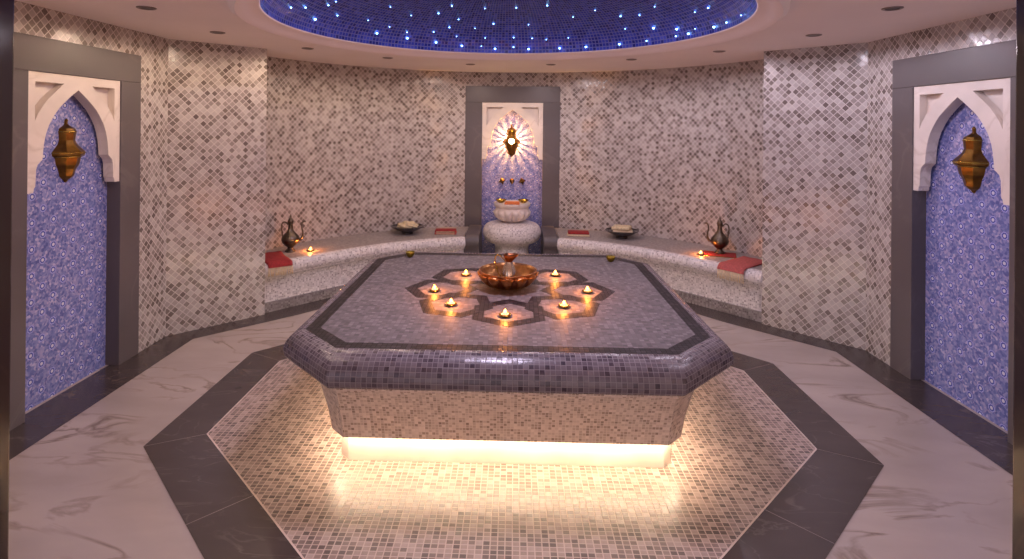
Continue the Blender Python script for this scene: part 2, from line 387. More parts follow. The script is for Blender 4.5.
# --- ceiling with round opening, ring moulding, dome
DR, DC, DX = 1.428, 3.532, -.03
N = 96
def rect_pt(a):
    c, s_ = cos(a), sin(a); xs = 3.2; y1 = 7.7-DC; y0 = DC+.6
    t = min(xs/abs(c) if abs(c) > 1e-6 else 1e9, (y1/s_ if s_ > 1e-6 else (y0/-s_ if s_ < -1e-6 else 1e9)))
    return (t*c, DC+t*s_)
v = []; f = []
for i in range(N):
    a = 2*pi*i/N+.001; x, y = rect_pt(a); c, s_ = cos(a), sin(a)
    v += [(x, y, CH), (DX+1.62*c, DC+1.62*s_, CH), (DX+1.62*c, DC+1.62*s_, CH+.2), (x, y, CH+.2)]
for i in range(N):
    k = (i+1) % N
    for j in range(4): f.append((4*i+j, 4*i+(j+1) % 4, 4*k+(j+1) % 4, 4*k+j))
struct(mesh_obj('ceiling', v, f, M['ceiling']))
prof = [(1.65, CH+.02), (1.65, CH-.012), (1.585, CH-.02), (1.58, CH-.055), (1.55, CH-.075), (1.54, CH-.072), (1.51, CH-.062), (1.485, CH-.048), (DR+.005, CH-.034), (DR, CH-.028), (DR, CH+.03), (1.64, CH+.03)]
b = MB(); b.lathe(prof, 96, (DX, DC, 0), cap=False); o = auto(b.build('trim_6', M['ceiling']), 30); struct(o)
dome = thing('mosaic_dome', 'blue mosaic starry dome set into the round ceiling opening', 'dome', (DX, DC, 2.342))
v = []; f = []; fuv = []; NS, NR = 96, 20; DH = .42
for j in range(NR+1):
    t = j/NR*pi/2; r = DR*cos(t); z = DH*sin(t)
    for i in range(NS): v.append((r*cos(2*pi*i/NS), r*sin(2*pi*i/NS), z))
L = [0]
for j in range(NR):
    t0, t1 = j/NR*pi/2, (j+1)/NR*pi/2; L.append(L[-1]+hypot(DR*(cos(t1)-cos(t0)), DH*(sin(t1)-sin(t0))))
for j in range(NR):
    for i in range(NS):
        k = (i+1) % NS; f.append((j*NS+i, (j+1)*NS+i, (j+1)*NS+k, j*NS+k))
        u0, u1 = DR*2*pi*i/NS, DR*2*pi*(i+1)/NS
        fuv.append([(u0, L[j]), (u0, L[j+1]), (u1, L[j+1]), (u1, L[j])])
mesh_obj('dome_shell', v, f, M['dome_tile'], dome, True, fuv=fuv)
SP = [(-0.478, 4.379), (-0.223, 4.469), (0.03, 4.466), (0.274, 4.398), (0.491, 4.526), (0.645, 4.363), (0.84, 4.345), (0.9, 4.464), (0.887, 4.601), (-0.447, 4.596), (-0.531, 4.674), (-0.319, 4.738), (-0.161, 4.703), (0.135, 4.709), (-0.481, 4.782), (-0.238, 4.844), (0.01, 4.853), (0.171, 4.847), (0.293, 4.835), (0.477, 4.77), (-0.273, 4.889), (-0.441, 4.85), (-0.153, 4.912), (0.009, 4.911), (0.142, 4.911), (0.413, 4.857), (0.632, 4.769), (0.963, 4.239), (1.082, 4.291), (1.028, 4.045), (1.068, 4.419), (1.213, 4.132), (1.297, 3.974), (1.253, 3.844), (1.29, 3.687), (1.239, 4.184), (1.298, 4.064), (1.387, 3.783), (1.407, 3.617), (1.405, 3.379), (-1.41, 3.507), (-1.371, 3.651), (-1.375, 3.845), (-1.266, 3.995), (-1.108, 4.249), (-0.925, 4.196), (-0.805, 4.401), (-0.595, 4.462), (-0.985, 4.435), (-0.869, 4.57), (-0.664, 4.675), (-1.080, 4.412), (-0.874, 4.612), (-0.654, 4.757), (-1.221, 3.817)]
BRIGHT = {8, 21, 22, 24, 25, 26, 28, 31, 36, 37, 42, 51, 52, 53}
b = MB(); b.lathe([(.0002, -.009), (.005, -.0078), (.0085, -.003), (.009, 0), (.0085, .003), (.0002, .004)], 8, cap=False); star_me = b.build('star_light', M['star'], dome, True)
first = True
def star(x, y, s_):
    global first
    x = (x-DX)*1.003; y = DC+(y-3.5)*1.003
    rr = hypot(x, y-DC)
    if rr > DR-.004: x *= (DR-.006)/rr; y = DC+(y-DC)*(DR-.006)/rr; rr = DR-.006
    z = DH*sqrt(max(0, 1-(rr/DR)**2))
    o = star_me if first else star_me.copy()
    if not first: COL.objects.link(o); o.parent = dome
    first = False
    k = .992; o.location = (x*k, (y-DC)*k, z*k-.002); o.scale = (s_, s_, s_)
for i, (x, y) in enumerate(SP): star(x, y, .95 if i in BRIGHT else random.choice((.45, .55, .65)))
for i in range(20):
    a = random.uniform(0, 2*pi); r = DR*sqrt(random.uniform(.0, .9)); x, y = r*cos(a), DC+r*sin(a)
    if y < 4.1 and hypot(x, y-DC) < DR*.95: star(x, y, .6)
lamp('dome_fill_light', lamp_data('dome_fill_light', 'AREA', DOME_W, (.80, .68, .92), shape='DISK', size=.5), (0, -.2, .36), dome)  # added fill lamp above the view, lights table, floor and walls evenly

# --- door jamb posts beside the camera
for k, s in enumerate((-1, 1)):
    b = MB(); x0 = JL if s < 0 else JR
    b.box(min(s*x0, s*(x0+.35)), max(s*x0, s*(x0+.35)), .72, 1.0, 0, CH-.001)
    bevel(struct(b.build('trim_%d' % (7+k), M['jamb'])), .004)

# ================================================================== NICHES
def curve_plate(name, outline, holes, d0, d1, mat, parent, bev=0):
    cd = bpy.data.curves.new(name, 'CURVE'); cd.dimensions = '2D'; cd.fill_mode = 'BOTH'; cd.extrude = (d1-d0)/2
    for pts in [outline]+holes:
        sp_ = cd.splines.new('POLY'); sp_.points.add(len(pts)-1); sp_.use_cyclic_u = True
        for i, (x, y) in enumerate(pts): sp_.points[i].co = (x, y, 0, 1)
    o = bpy.data.objects.new('tmp', cd); COL.objects.link(o)
    bpy.context.view_layer.update()
    me = bpy.data.meshes.new_from_object(o.evaluated_get(bpy.context.evaluated_depsgraph_get()))
    bpy.data.objects.remove(o); bpy.data.curves.remove(cd)
    # curve plane (s, z) with thickness along local z -> (s, depth, z)
    vs = [(w.co.x, (d0+d1)/2+w.co.z, w.co.y) for w in me.vertices]
    fs = [tuple(p.vertices)[::-1] for p in me.polygons]
    bpy.data.meshes.remove(me)
    return vs, fs
ARCH = [(0, 1.903), (.05, 1.868), (.10, 1.828), (.15, 1.785), (.19, 1.735), (.222, 1.685), (.245, 1.63), (.258, 1.575), (.265, 1.52), (.268, 1.478), (.285, 1.466), (.302, 1.45), (.312, 1.42), (.314, 1.36), (.316, 1.325), (.325, 1.315), (.33, 1.29)]
def niche(loc, rz, label, floor_z=0.0, back_d=.09):
    """local frame: x along the wall, +y into the wall, z up; the wall face is y=0"""
    t = thing('wall_niche', label, 'niche', loc, rz, 'marble framed niches in the walls')
    fr = MB()
    fr.box(-.585, -.377, -.007, .11, 0, 1.992); fr.box(.377, .585, -.007, .11, 0, 1.992); fr.box(-.585, .585, -.007, .11, 1.992, 2.195)
    bevel(fr.build('stone_frame', M['frame'], t), .003)
    out = [(-.376, 1.29), (-.376, 1.9915), (.376, 1.9915), (.376, 1.29)]+ARCH[::-1]+[(-x, z) for x, z in ARCH[1:]]
    tri = [(.322, 1.935), (.322, 1.705), (.302, 1.748), (.272, 1.79), (.235, 1.833), (.19, 1.873), (.15, 1.905), (.115, 1.935)]
    tri2 = [(-x, z) for x, z in tri]
    v1, f1 = curve_plate('a', out, [tri, tri2], .002, .050, None, None)
    v2, f2 = curve_plate('b', out, [], .0502, .072, None, None)
    n1 = len(v1)
    bevel(mesh_obj('carved_arch', v1+v2, f1+[tuple(n1+i for i in q) for q in f2], M['arch'], t), .003, 1)
    pn = MB(); pn.box(-.378, .378, back_d, back_d+.03, floor_z, 2.0); pn.build('tiled_panel', M['blue'], t)
    return t
niche((-WX, CY-.02, 0), pi/2, 'dark marble framed niche with blue tiles in the left wall, beside the warm coloured mosaic')
niche((WX, CY+.02, 0), -pi/2, 'dark marble framed niche with bright blue tiles in the right wall')
niche((0, 6.975, 0), 0, 'dark marble framed niche in the back wall behind the marble basin, lit lamp inside')

# --- lanterns
LP = [(.0, .40), (.012, .395), (.012, .375), (.02, .365), (.052, .345), (.058, .325), (.055, .30), (.052, .27), (.062, .245), (.080, .225), (.100, .205), (.106, .20), (.106, .178), (.100, .17), (.084, .165), (.080, .14), (.074, .115), (.060, .09), (.052, .065), (.048, .045), (.034, .03), (.018, .02), (.012, .008), (.0, .0)]
def lantern(loc, rz, label, lit=False):
    """half octagonal wall lantern, flat back at y=0, bulging towards -y"""
    t = thing('wall_lantern', label, 'lantern', loc, rz, 'brass wall lanterns in the niches')
    gap = .07 if lit else 0
    v = []; f = []; A = [pi+pi*k/4 for k in range(5)]
    def shell(prof):
        b0 = len(v)
        for r, z in prof:
            for a in A: v.append((r*cos(a), -gap+r*sin(a)*.95, z))
        m = len(prof)
        for j in range(m-1):
            for k in range(4): f.append((b0+j*5+k, b0+(j+1)*5+k, b0+(j+1)*5+k+1, b0+j*5+k+1))
            if not lit: f.append((b0+j*5, b0+j*5+4, b0+(j+1)*5+4, b0+(j+1)*5))
    shell(LP)
    body = bevel(mesh_obj('lantern_body', v, f, M['brass'], t), .0025, 1)
    for r, z in ((.058, .325), (.106, .19), (.086, .165)):
        b = MB(); pts = [(r*1.02*cos(a), -gap+r*1.02*sin(a)*.95, z) for a in A]; b.tube(pts, .004, 6)
        b.build('rim_moulding', M['gold'], body, True)
    b = MB(); b.lathe([(0, .388), (.008, .39), (.012, .397), (.006, .404), (0, .41)], 10, (0, -gap-.004, 0), cap=False); b.build('finial', M['brass'], body, True)
    if lit:
        b = MB(); zc = .2; R1 = .135
        for k in range(18):
            a = 2*pi*k/18+.06+random.uniform(-.04, .04)
            c, s_ = cos(a), sin(a); w = .0022
            k0 = len(b.v)
            for r in (.035, R1*random.uniform(.75, 1.0)):
                for q in (-w, w):
                    for d in (-gap-.002, -.001):
                        b.v.append((r*c-q*s_*(1+2*r), d, zc+r*s_+q*c*(1+2*r)))
            b.f += [tuple(k0+i for i in q) for q in ((0, 1, 3, 2), (4, 6, 7, 5), (0, 4, 5, 1), (2, 3, 7, 6), (0, 2, 6, 4), (1, 5, 7, 3))]
        b.build('ray_blades', M['gold'], t)  # radial blades added behind the lantern to streak its light over the wall
        b = MB(); b.lathe([(0, -.034), (.02, -.028), (.031, -.015), (.034, 0), (.031, .015), (.02, .028), (0, .034)], 16, (0, -.155, .2), cap=False); o = b.build('lamp_glass', M['lampglow'], t, True); tag(o, 'glowing amber glass in the front of the lantern')
        lamp('lamp_light', lamp_data('lamp_light', 'POINT', 44, (1, .44, .10), shadow_soft_size=.003), (0, -.055, .2), t)
        lamp('lamp_light', lamp_data('lamp_light', 'POINT', 2, (1, .6, .25), shadow_soft_size=.02), (0, -.24, .2), t)
    return t
lantern((-WX-.09, CY-.012, 1.315), pi/2, 'unlit faceted brass lantern on the blue tiles of the left niche')
lantern((WX+.09, CY+.0, 1.315), -pi/2, 'unlit faceted brass lantern on the blue tiles of the right niche')
lantern((-.01, 7.065, 1.315), 0, 'glowing brass lantern casting rays above the marble basin', lit=True)

# ================================================================== BENCHES
prof = [(-.035, .085), (-.045, .16), (-.04, .25), (-.018, .305), (-.002, .320), (.004, .322), (.006, .332), (.022, .345), (.032, .37), (.032, .40), (.020, .43), (-.004, .446), (-.04, .450)]
def bench(s, label):
    t = thing('mosaic_bench', label, 'bench', (0, 0, 0), 0, 'curved mosaic benches')
    m = len(FR); v = []; f = []; fuv = []
    nr = []
    for i, p in enumerate(FR):
        a = Vector(FR[max(i-1, 0)]); c = Vector(FR[min(i+1, m-1)]); d = (c-a).normalized(); nr.append(Vector((d.y, -d.x)))
    arc = [0]
    for i in range(1, m): arc.append(arc[-1]+(Vector(FR[i])-Vector(FR[i-1])).length)
    pl = [0]
    for j in range(1, len(prof)): pl.append(pl[-1]+hypot(prof[j][0]-prof[j-1][0], prof[j][1]-prof[j-1][1]))
    K = len(prof)+1
    for i, p in enumerate(FR):
        for o_, z in prof: v.append((s*-(-(p[0]+nr[i].x*o_)), p[1]+nr[i].y*o_, z) if s < 0 else (-(p[0]+nr[i].x*o_), p[1]+nr[i].y*o_, z))
        # back point on the wall curve
        tt = i/(m-1); aw = -1.298+tt*(1.298-math.asin(.525/RW)); bp = wall_pt(aw); bx_ = bp[0]; by_ = bp[1]-.002
        v.append(((bx_ if s < 0 else -bx_), by_, .45))
    for i, vv in enumerate(v):
        if s < 0: v[i] = (-abs(vv[0]), vv[1], vv[2])
        else: v[i] = (abs(vv[0]), vv[1], vv[2])
    for i in range(m-1):
        for j in range(K-1):
            q = (i*K+j, (i+1)*K+j, (i+1)*K+j+1, i*K+j+1); 
            if j < K-2: uvq = [(arc[i], pl[j]), (arc[i+1], pl[j]), (arc[i+1], pl[j+1]), (arc[i], pl[j+1])]
            else: uvq = [(v[a][0], v[a][1]) for a in q]
            if s > 0: q = q[::-1]; uvq = uvq[::-1]
            f.append(q); fuv.append(uvq)
    # end faces and underside
    for i in (0, m-1):
        q = tuple(i*K+j for j in range(K))+(len(v),)
        bp = v[i*K+K-1]; v.append((bp[0], bp[1], .085)); f.append(q if (i == 0) == (s < 0) else q[::-1]); fuv.append(None)
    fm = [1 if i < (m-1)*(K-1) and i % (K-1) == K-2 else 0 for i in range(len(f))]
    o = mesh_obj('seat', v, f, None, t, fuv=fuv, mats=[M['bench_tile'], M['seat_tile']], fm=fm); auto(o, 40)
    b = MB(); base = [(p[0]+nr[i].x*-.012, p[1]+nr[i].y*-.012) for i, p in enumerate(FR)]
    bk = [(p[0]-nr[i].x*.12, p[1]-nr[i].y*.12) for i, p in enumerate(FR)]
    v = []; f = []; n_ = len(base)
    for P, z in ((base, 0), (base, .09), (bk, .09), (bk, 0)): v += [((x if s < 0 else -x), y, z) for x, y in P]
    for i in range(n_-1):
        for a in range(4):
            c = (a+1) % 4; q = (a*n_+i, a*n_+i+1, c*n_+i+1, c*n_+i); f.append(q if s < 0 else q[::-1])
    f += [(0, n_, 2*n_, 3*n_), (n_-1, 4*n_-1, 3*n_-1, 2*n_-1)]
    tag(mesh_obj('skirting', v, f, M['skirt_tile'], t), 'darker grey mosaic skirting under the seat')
    # polished stone cheek beside the basin
    cp_ = [(6.975, 0), (6.975, .472), (6.40, .472), (6.345, .466), (6.31, .446), (6.294, .41), (6.297, .37), (6.315, .34), (6.335, .32), (6.35, .25), (6.35, 0)]
    v = [(s*x, y, z) for x in (.362, .520) for y, z in cp_]; n_ = len(cp_)
    f = [tuple(range(n_)) if s > 0 else tuple(range(n_))[::-1], tuple(n_+i for i in range(n_))[::-1] if s > 0 else tuple(n_+i for i in range(n_))]
    for i in range(n_):
        k = (i+1) % n_; q = (i, n_+i, n_+k, k); f.append(q if s > 0 else q[::-1])
    o = mesh_obj('end_cheek', v, f, M['frame'], t); o = bevel(auto(o, 40), .003); tag(o, 'polished dark marble end panel of the bench')
    return t
bench(-1, 'curved pale mosaic bench left of the marble basin, lit warmly')
bench(1, 'curved pale mosaic bench right of the marble basin, lit coolly')

# ================================================================== HEATED TABLE
table = thing('heated_table', 'large grey mosaic octagonal hammam table glowing from underneath, in the room centre', 'table', (0, 0, 0))
TX = -.010
def tpoly(hw, y0, y1, c): return [(TX+x, y) for x, y in octa(hw, y0, y1, c)]
def loft(levels, name, mat, parent, cap_top=False, cap_bot=False, sm=40):
    v = []; f = []; fuv = []
    pl = [0]
    for j in range(1, len(levels)):
        a, b_ = levels[j-1], levels[j]; pl.append(pl[-1]+hypot(a[0]-b_[0], a[2]-b_[2]))
    # level: (z, hw, y0, y1, c)
    for z, hw, y0, y1, c in levels: v += [(x, y, z) for x, y in tpoly(hw, y0, y1, c)]
    vl = [0]
    for j in range(1, len(levels)): vl.append(vl[-1]+hypot(levels[j][0]-levels[j-1][0], levels[j][2]-levels[j-1][2]))
    for j in range(len(levels)-1):
        for i in range(8):
            k = (i+1) % 8; q = (j*8+i, (j+1)*8+i, (j+1)*8+k, j*8+k)
            e = Vector(v[j*8+k])-Vector(v[j*8+i]); e.z = 0; e.normalize()
            f.append(q); fuv.append([(Vector(v[a]).dot(e), vl[j+(1 if n_ in (1, 2) else 0)]) for n_, a in enumerate(q)])
    if cap_top: f.append(tuple(range(8))); fuv.append([(v[a][0], v[a][1]) for a in range(8)])
    if cap_bot:
        n0 = (len(levels)-1)*8; f.append(tuple(n0+i for i in range(8))[::-1]); fuv.append(None)
    o = mesh_obj(name, v, f, mat, parent, fuv=fuv); return auto(o, sm)
Y0, Y1 = 2.682, 4.7155
def lv(z, off, c): return (z, 1.051+(off*.66 if off > 0 else off), Y0-off, Y1+off, c)
TZ = .628
loft([lv(TZ, -.07, .195), lv(TZ-.035, -.07, .195)], 'core', M['table_tile'], table, True)   # plain field inside the band
bpy.data.objects['core'].name = 'table_top'
ring_a = tpoly(1.051, Y0, Y1, .236); ring_b = tpoly(.981, Y0+.07, Y1-.07, .195)
o = ring_mesh('dark_band', ring_a, ring_b, TZ-.004, TZ+.0006, M['band_tile']); o.parent = table; tag(o, 'dark mosaic band round the table top')
loft([lv(TZ, 0, .236), lv(TZ-.001, .03, .255), lv(TZ-.008, .065, .28), lv(TZ-.024, .10, .305), lv(TZ-.048, .13, .325), lv(TZ-.078, .147, .338), lv(TZ-.105, .15, .342), lv(TZ-.125, .143, .338), lv(TZ-.137, .125, .33), lv(TZ-.139, .05, .30), (TZ-.139, .93, 2.60, 4.80, .15)], 'table_edge', M['lip_tile'], table, sm=34)
loft([(.497, .955, 2.575, 4.825, .155), (.484, .955, 2.575, 4.825, .155), (.478, .945, 2.585, 4.815, .15), (.464, .94, 2.588, 4.812, .145), (.46, .925, 2.598, 4.80, .14), (.42, .91, 2.625, 4.775, .125), (.36, .90, 2.66, 4.74, .11), (.28, .888, 2.70, 4.70, .10), (.21, .88, 2.725, 4.675, .09), (.168, .873, 2.738, 4.662, .08), (.166, .80, 2.80, 4.60, .06)], 'table_base', M['body_tile'], table, sm=30)
PLV = (.842, 2.832, 4.568, .05)
loft([(.166, *PLV), (-.0005, *PLV)], 'plinth', M['limestone'], table, sm=30)
bpy.data.objects['plinth'].name = 'plinth'
A_ = tpoly(.862, 2.772, 4.628, .06); B_ = tpoly(.852, 2.782, 4.618, .055)
o = ring_mesh('light_strip', A_, B_, .158, .1655, M['led']); o.parent = table; tag(o, 'warm white LED strip hidden under the table')
# eight dark mosaic petals round the bowl
PC = (.0, 3.69)
def petal(k):
    a = -pi/2+k*pi/4
    Oh = [(.20, .0), (.335, .205), (.575, .205), (.69, 0), (.575, -.205), (.335, -.205)]
    Ih = [(.285, .0), (.375, .14), (.53, .14), (.605, 0), (.53, -.14), (.375, -.14)]
    ca, sa = cos(a), sin(a); R = lambda p: (PC[0]+p[0]*ca-p[1]*sa, PC[1]+p[0]*sa+p[1]*ca)
    z = TZ+.0008+(k % 2)*.0005
    O = [R(p) for p in Oh]; I = [R(p) for p in Ih]; n_ = 6
    v = [(x, y, TZ-.003) for x, y in O]+[(x, y, z) for x, y in O]+[(x, y, z) for x, y in I]+[(x, y, TZ-.003) for x, y in I]
    f = []
    for i in range(n_):
        j = (i+1) % n_
        for b_ in range(3): f.append((b_*n_+i, b_*n_+j, (b_+1)*n_+j, (b_+1)*n_+i))
    mesh_obj('petal_inlay', v, f, M['band_tile'], table)
for k in range(8): petal(k)

# ================================================================== CANDLES
def make_candle():
    t = thing('tealight_candle', '', 'candle')
    b = MB(); b.lathe([(0, 0), (.026, 0), (.034, .006), (.036, .012), (.033, .012), (.029, .008), (0, .007)], 20, cap=False); b.build('holder', M['gold'], t, True)
    b = MB(); b.lathe([(0, .007), (.022, .007), (.022, .014), (.02, .015), (0, .0135)], 16, cap=False); wx = b.build('wax', M['wax'], t, True)
    b = MB(); b.lathe([(0, .0145), (.007, .017), (.011, .023), (.009, .030), (.004, .036), (0, .041)], 12, cap=False); b.build('flame', M['flame'], wx, True)
    lamp('candle_light', lamp_data('candle_light', 'POINT', CANDLE_W, (1, .30, .05), shadow_soft_size=.006), (0, 0, .055), t)
    return t
cnd = make_candle(); cand = cnd
CS = [((-.483, 3.628), 'lit tealight in the far left petal of the table, beside the front left petal'), ((-.345, 3.35), 'lit tealight in the front left petal of the table inlay'),
      ((-.02, 3.173), 'lit tealight in the petal nearest the camera'), ((.327, 3.351), 'lit tealight in the front right petal of the table inlay'),
      ((.505, 3.655), 'lit tealight in the rightmost petal of the table'), ((-.314, 4.02), 'lit tealight behind the copper bowl, in the rear left petal'),
      ((.326, 4.05), 'lit tealight behind the copper bowl, in the rear right petal')]
CS[0] = (CS[0][0], 'lit tealight in the leftmost petal of the table')
for i, ((x, y), lab) in enumerate(CS):
    if i == 0: cand.location = (x, y, TZ+.0012); tag(cand, lab, group='tealights on the table')
    else: dup(cand, (x, y, TZ+.0012), i*.7, lab, 'tealights on the table')
dup(cand, (-1.975, 5.50, .4502), 1, 'lit tealight on the left bench beside the bronze ewer', 'tealights on the benches')
dup(cand, (1.872, 5.60, .4502), 2, 'lit tealight on the right bench beside the bronze ewer', 'tealights on the benches')

# ================================================================== COPPER BOWL AND JUG
bowl = thing('copper_bowl', 'large hammered copper bowl with petal relief, in the centre of the table', 'bowl', (-.012, 3.74, TZ+.0015))
HB = .77
out = [(.0, 0), (.06, .0), (.085, .006), (.118, .022), (.150, .045), (.174, .075), (.188, .105), (.193, .128), (.196, .146), (.199, .150)]
inn = [(.194, .149), (.188, .128), (.182, .105), (.166, .075), (.142, .047), (.108, .027), (.07, .015), (0, .012)]
po = smooth_pts([(r, 0, z) for r, z in out], 3)
pr = [(a_, z_*HB) for a_, z_ in [(p[0], p[2]) for p in po]+inn]; no_ = len(po)
def relief(a, z, j):
    if j >= no_: return 1
    u = (a*12/(2*pi)+.5) % 1-.5                # one petal
    top, bot = .108, .014
    if z < bot or z > top: return 1
    h = (z-bot)/(top-bot); w = .47*(h**.6)*(1 if h < .8 else sqrt(max(0, 1-((h-.8)/.2)**2)))
    return 1+.10*max(0, 1-(abs(u)/max(w, .02))**2)**.5 if abs(u) < w else 1
po2 = []
for a_, z_ in zip(pr[:no_-1], pr[1:no_]): po2 += [a_, ((a_[0]+z_[0])/2, (a_[1]+z_[1])/2)]
pr = po2+pr[no_-1:]; no_ = len(po2)+1
b = MB(); b.lathe(pr, 240, mod=relief, cap=False); fm = []
for q in b.f:
    ps = [b.v[i] for i in q]; a_ = sum(atan2(p[1], p[0]) for p in ps)/4 if abs(max(atan2(p[1], p[0]) for p in ps)-min(atan2(p[1], p[0]) for p in ps)) < 1 else pi
    z_ = sum(p[2] for p in ps)/4; j = min(q)//240
    fm.append(1 if j < no_-1 and relief(a_, z_, j) == 1 and z_ < .108 else 0)
mesh_obj('bowl_body', b.v, b.f, None, bowl, True, mats=[M['copper'], M['darkcopper']], fm=fm); bowl.scale = (.955, .955, 1)
b = MB(); b.lathe([(.197, .114), (.201, .116), (.201, .120), (.196, .121), (.193, .117)], 96, cap=False); b.build('rim', M['copper'], bowl, True)
jug = thing('copper_jug', 'small copper jug with a flared spout standing inside the large copper bowl', 'jug', (-.004, 3.725, TZ+.0105))
b = MB(); b.lathe([(0, 0), (.040, 0), (.054, .014), (.060, .045), (.057, .075), (.047, .11), (.034, .14), (.024, .16), (.022, .17)], 32, cap=False); tag(b.build('jug_body', M['palebrass'], jug, True), 'pale polished body of the jug')
def flare(a, z, j): return 1+(.9*max(0, cos(a-.15))**5*max(0, (z-.17)/.04)) + .15*max(0, (z-.17)/.04)*max(0, -cos(a))**4
b = MB(); b.lathe([(.0225, .165), (.024, .172), (.029, .185), (.032, .20), (.033, .215), (.030, .216), (.026, .195), (.019, .175)], 40, mod=flare, cap=False); tag(b.build('spout', M['darkcopper'], jug, True), 'dark copper flared spout')
b = MB(); b.tube(smooth_pts([(-.022, 0, .165), (-.045, 0, .19), (-.075, 0, .21), (-.092, 0, .19), (-.09, 0, .15), (-.075, 0, .10), (-.05, 0, .05)]), .0035, 8); b.build('handle', M['gold'], jug, True)

sb = thing('brass_cup', 'small brass cup on the far left corner of the table', 'cup', (-.815, 4.56, TZ), 0, 'small brass cups on the table')
b = MB(); b.lathe([(0, 0), (.02, 0), (.022, .004), (.034, .016), (.041, .032), (.043, .045), (.040, .045), (.037, .030), (.028, .014), (0, .009)], 28, cap=False); b.build('cup_body', M['cupbrass'], sb, True)
b = MB(); b.lathe([(.0425, .043), (.045, .044), (.045, .047), (.042, .048), (.040, .045)], 28, cap=False); b.build('rim', M['cupbrass'], sb, True); sb.scale = (.86, .86, .9)
dup(sb, (.80, 4.51, TZ), 0, 'small brass cup on the far right corner of the table')

# ================================================================== EWERS
def make_ewer(label, loc, rz, sc_=1.0):
    t = thing('bronze_ewer', label, 'ewer', loc, rz, 'bronze ewers on the benches'); t.scale = (sc_,)*3
    b = MB(); b.lathe([(0, 0), (.05, 0), (.052, .008), (.044, .018), (.028, .032), (.026, .044), (.05, .062), (.078, .092), (.086, .122), (.078, .15), (.052, .18), (.030, .205), (.023, .235), (.021, .265), (.027, .278), (.022, .284), (0, .284)], 36, cap=False); b.build('ewer_body', M['bronze'], t, True)
    b = MB(); b.lathe([(0, .2845), (.029, .2845), (.031, .292), (.025, .31), (.015, .326), (.008, .336), (.011, .344), (.006, .354), (0, .372)], 24, cap=False); b.build('lid', M['bronze'], t, True)
    b = MB(); b.tube(smooth_pts([(.066, 0, .11), (.10, 0, .125), (.118, 0, .16), (.116, 0, .20), (.108, 0, .24), (.112, 0, .275), (.128, 0, .295), (.148, 0, .292)]), [.013]*6+[.010]*6+[.0075]*30, 10) if False else b.tube(smooth_pts([(.066, 0, .11), (.10, 0, .125), (.118, 0, .16), (.116, 0, .20), (.108, 0, .24), (.112, 0, .275), (.128, 0, .295), (.148, 0, .292)], 5), [.013-.0055*min(1, i/15) for i in range(36)], 10)
    b.build('spout', M['bronze'], t, True)
    b = MB(); b.tube(smooth_pts([(-.024, 0, .262), (-.05, 0, .29), (-.078, 0, .28), (-.088, 0, .24), (-.08, 0, .195), (-.078, 0, .155), (-.068, 0, .13)], 5), .0062, 8); b.build('handle', M['bronze'], t, True)
    return t
make_ewer('dark bronze ewer with curved spout on the left bench', (-2.165, 5.47, .45), .1)
make_ewer('dark bronze ewer standing on a red mat on the right bench', (2.075, 5.66, .4566), pi-.1)

# ================================================================== CLOTHS
def slab(name, mat, parent, corners, z0, z1, bev=.004):
    b = MB(); b.prism(corners, z0, z1); return bevel(b.build(name, mat, parent), bev, 3)
mat_ = thing('red_mat', 'flat square red mat with a gold edge under the right ewer', 'mat', (2.06, 5.62, .45), -.35)
slab('mat_cloth', M['red'], mat_, [(-.15, -.11), (.15, -.11), (.15, .11), (-.15, .11)], .0005, .006, .002)
b = MB()
for y in (-.114, .114): b.tube([(-.152, y, .0035), (.152, y, .0035)], .003, 6)
for x in (-.152, .152): b.tube([(x, -.114, .0035), (x, .114, .0035)], .003, 6)
b.build('gold_edging', M['gold'], mat_, True)
def drape(name, label, pts, width, thick, mats, fringe=True, loc=(0, 0, 0), fr_len=.07):
    """cloth runner following pts (a path of (x,y,z)) with the given width across, fringe at the last end"""
    t = thing(name, label, 'towel', loc, 0, 'red fringed towels at the bench ends')
    P = [Vector(p) for p in smooth_pts(pts, 5)]; d = Vector(pts[0])-Vector(pts[-1]); d.z = 0; d.normalize(); side = Vector((-d.y, d.x, 0))
    v = []; f = []; W_ = 9
    for i, p in enumerate(P):
        a = P[max(i-1, 0)]; c = P[min(i+1, len(P)-1)]; tt = (c-a).normalized(); nn = side.cross(tt);
        if nn.z < 0 or (abs(nn.z) < .2 and nn.dot(d) > 0): nn = -nn
        for k in range(W_):
            w = (k/(W_-1)-.5)*width
            q = p+side*w+nn*(thick+.002*sin(k*1.9+i*.7))
            v.append(tuple(q))
        for k in range(W_):
            w = (k/(W_-1)-.5)*width; v.append(tuple(p+side*w+nn*.001))
    S = 2*W_
    for i in range(len(P)-1):
        for k in range(W_-1):
            f.append((i*S+k, i*S+k+1, (i+1)*S+k+1, (i+1)*S+k)); f.append((i*S+W_+k, (i+1)*S+W_+k, (i+1)*S+W_+k+1, i*S+W_+k+1))
        f.append((i*S, (i+1)*S, (i+1)*S+W_, i*S+W_)); f.append((i*S+W_-1, i*S+S-1, (i+1)*S+S-1, (i+1)*S+W_-1))
    for i in (0, len(P)-1):
        for k in range(W_-1): f.append((i*S+k, i*S+W_+k, i*S+W_+k+1, i*S+k+1))
    mesh_obj('cloth', v, f, mats[0], t, True)
    if fringe:
        b = MB(); e = P[-1]; n_ = 26
        for k in range(n_):
            w = (k/(n_-1)-.5)*width*.97; q = e+side*w-d*.006
            j = random.uniform(-.005, .005); b.tube([tuple(q+Vector((0, 0, .004))), tuple(q+side*j+Vector((0, 0, -fr_len*.5))), tuple(q+side*j*2-d*.003+Vector((0, 0, -fr_len*random.uniform(.85, 1))))], .0036, 5)
        o = b.build('fringe', M['cream'], t, True); tag(o, 'cream knotted fringe', kind=None)
    return t
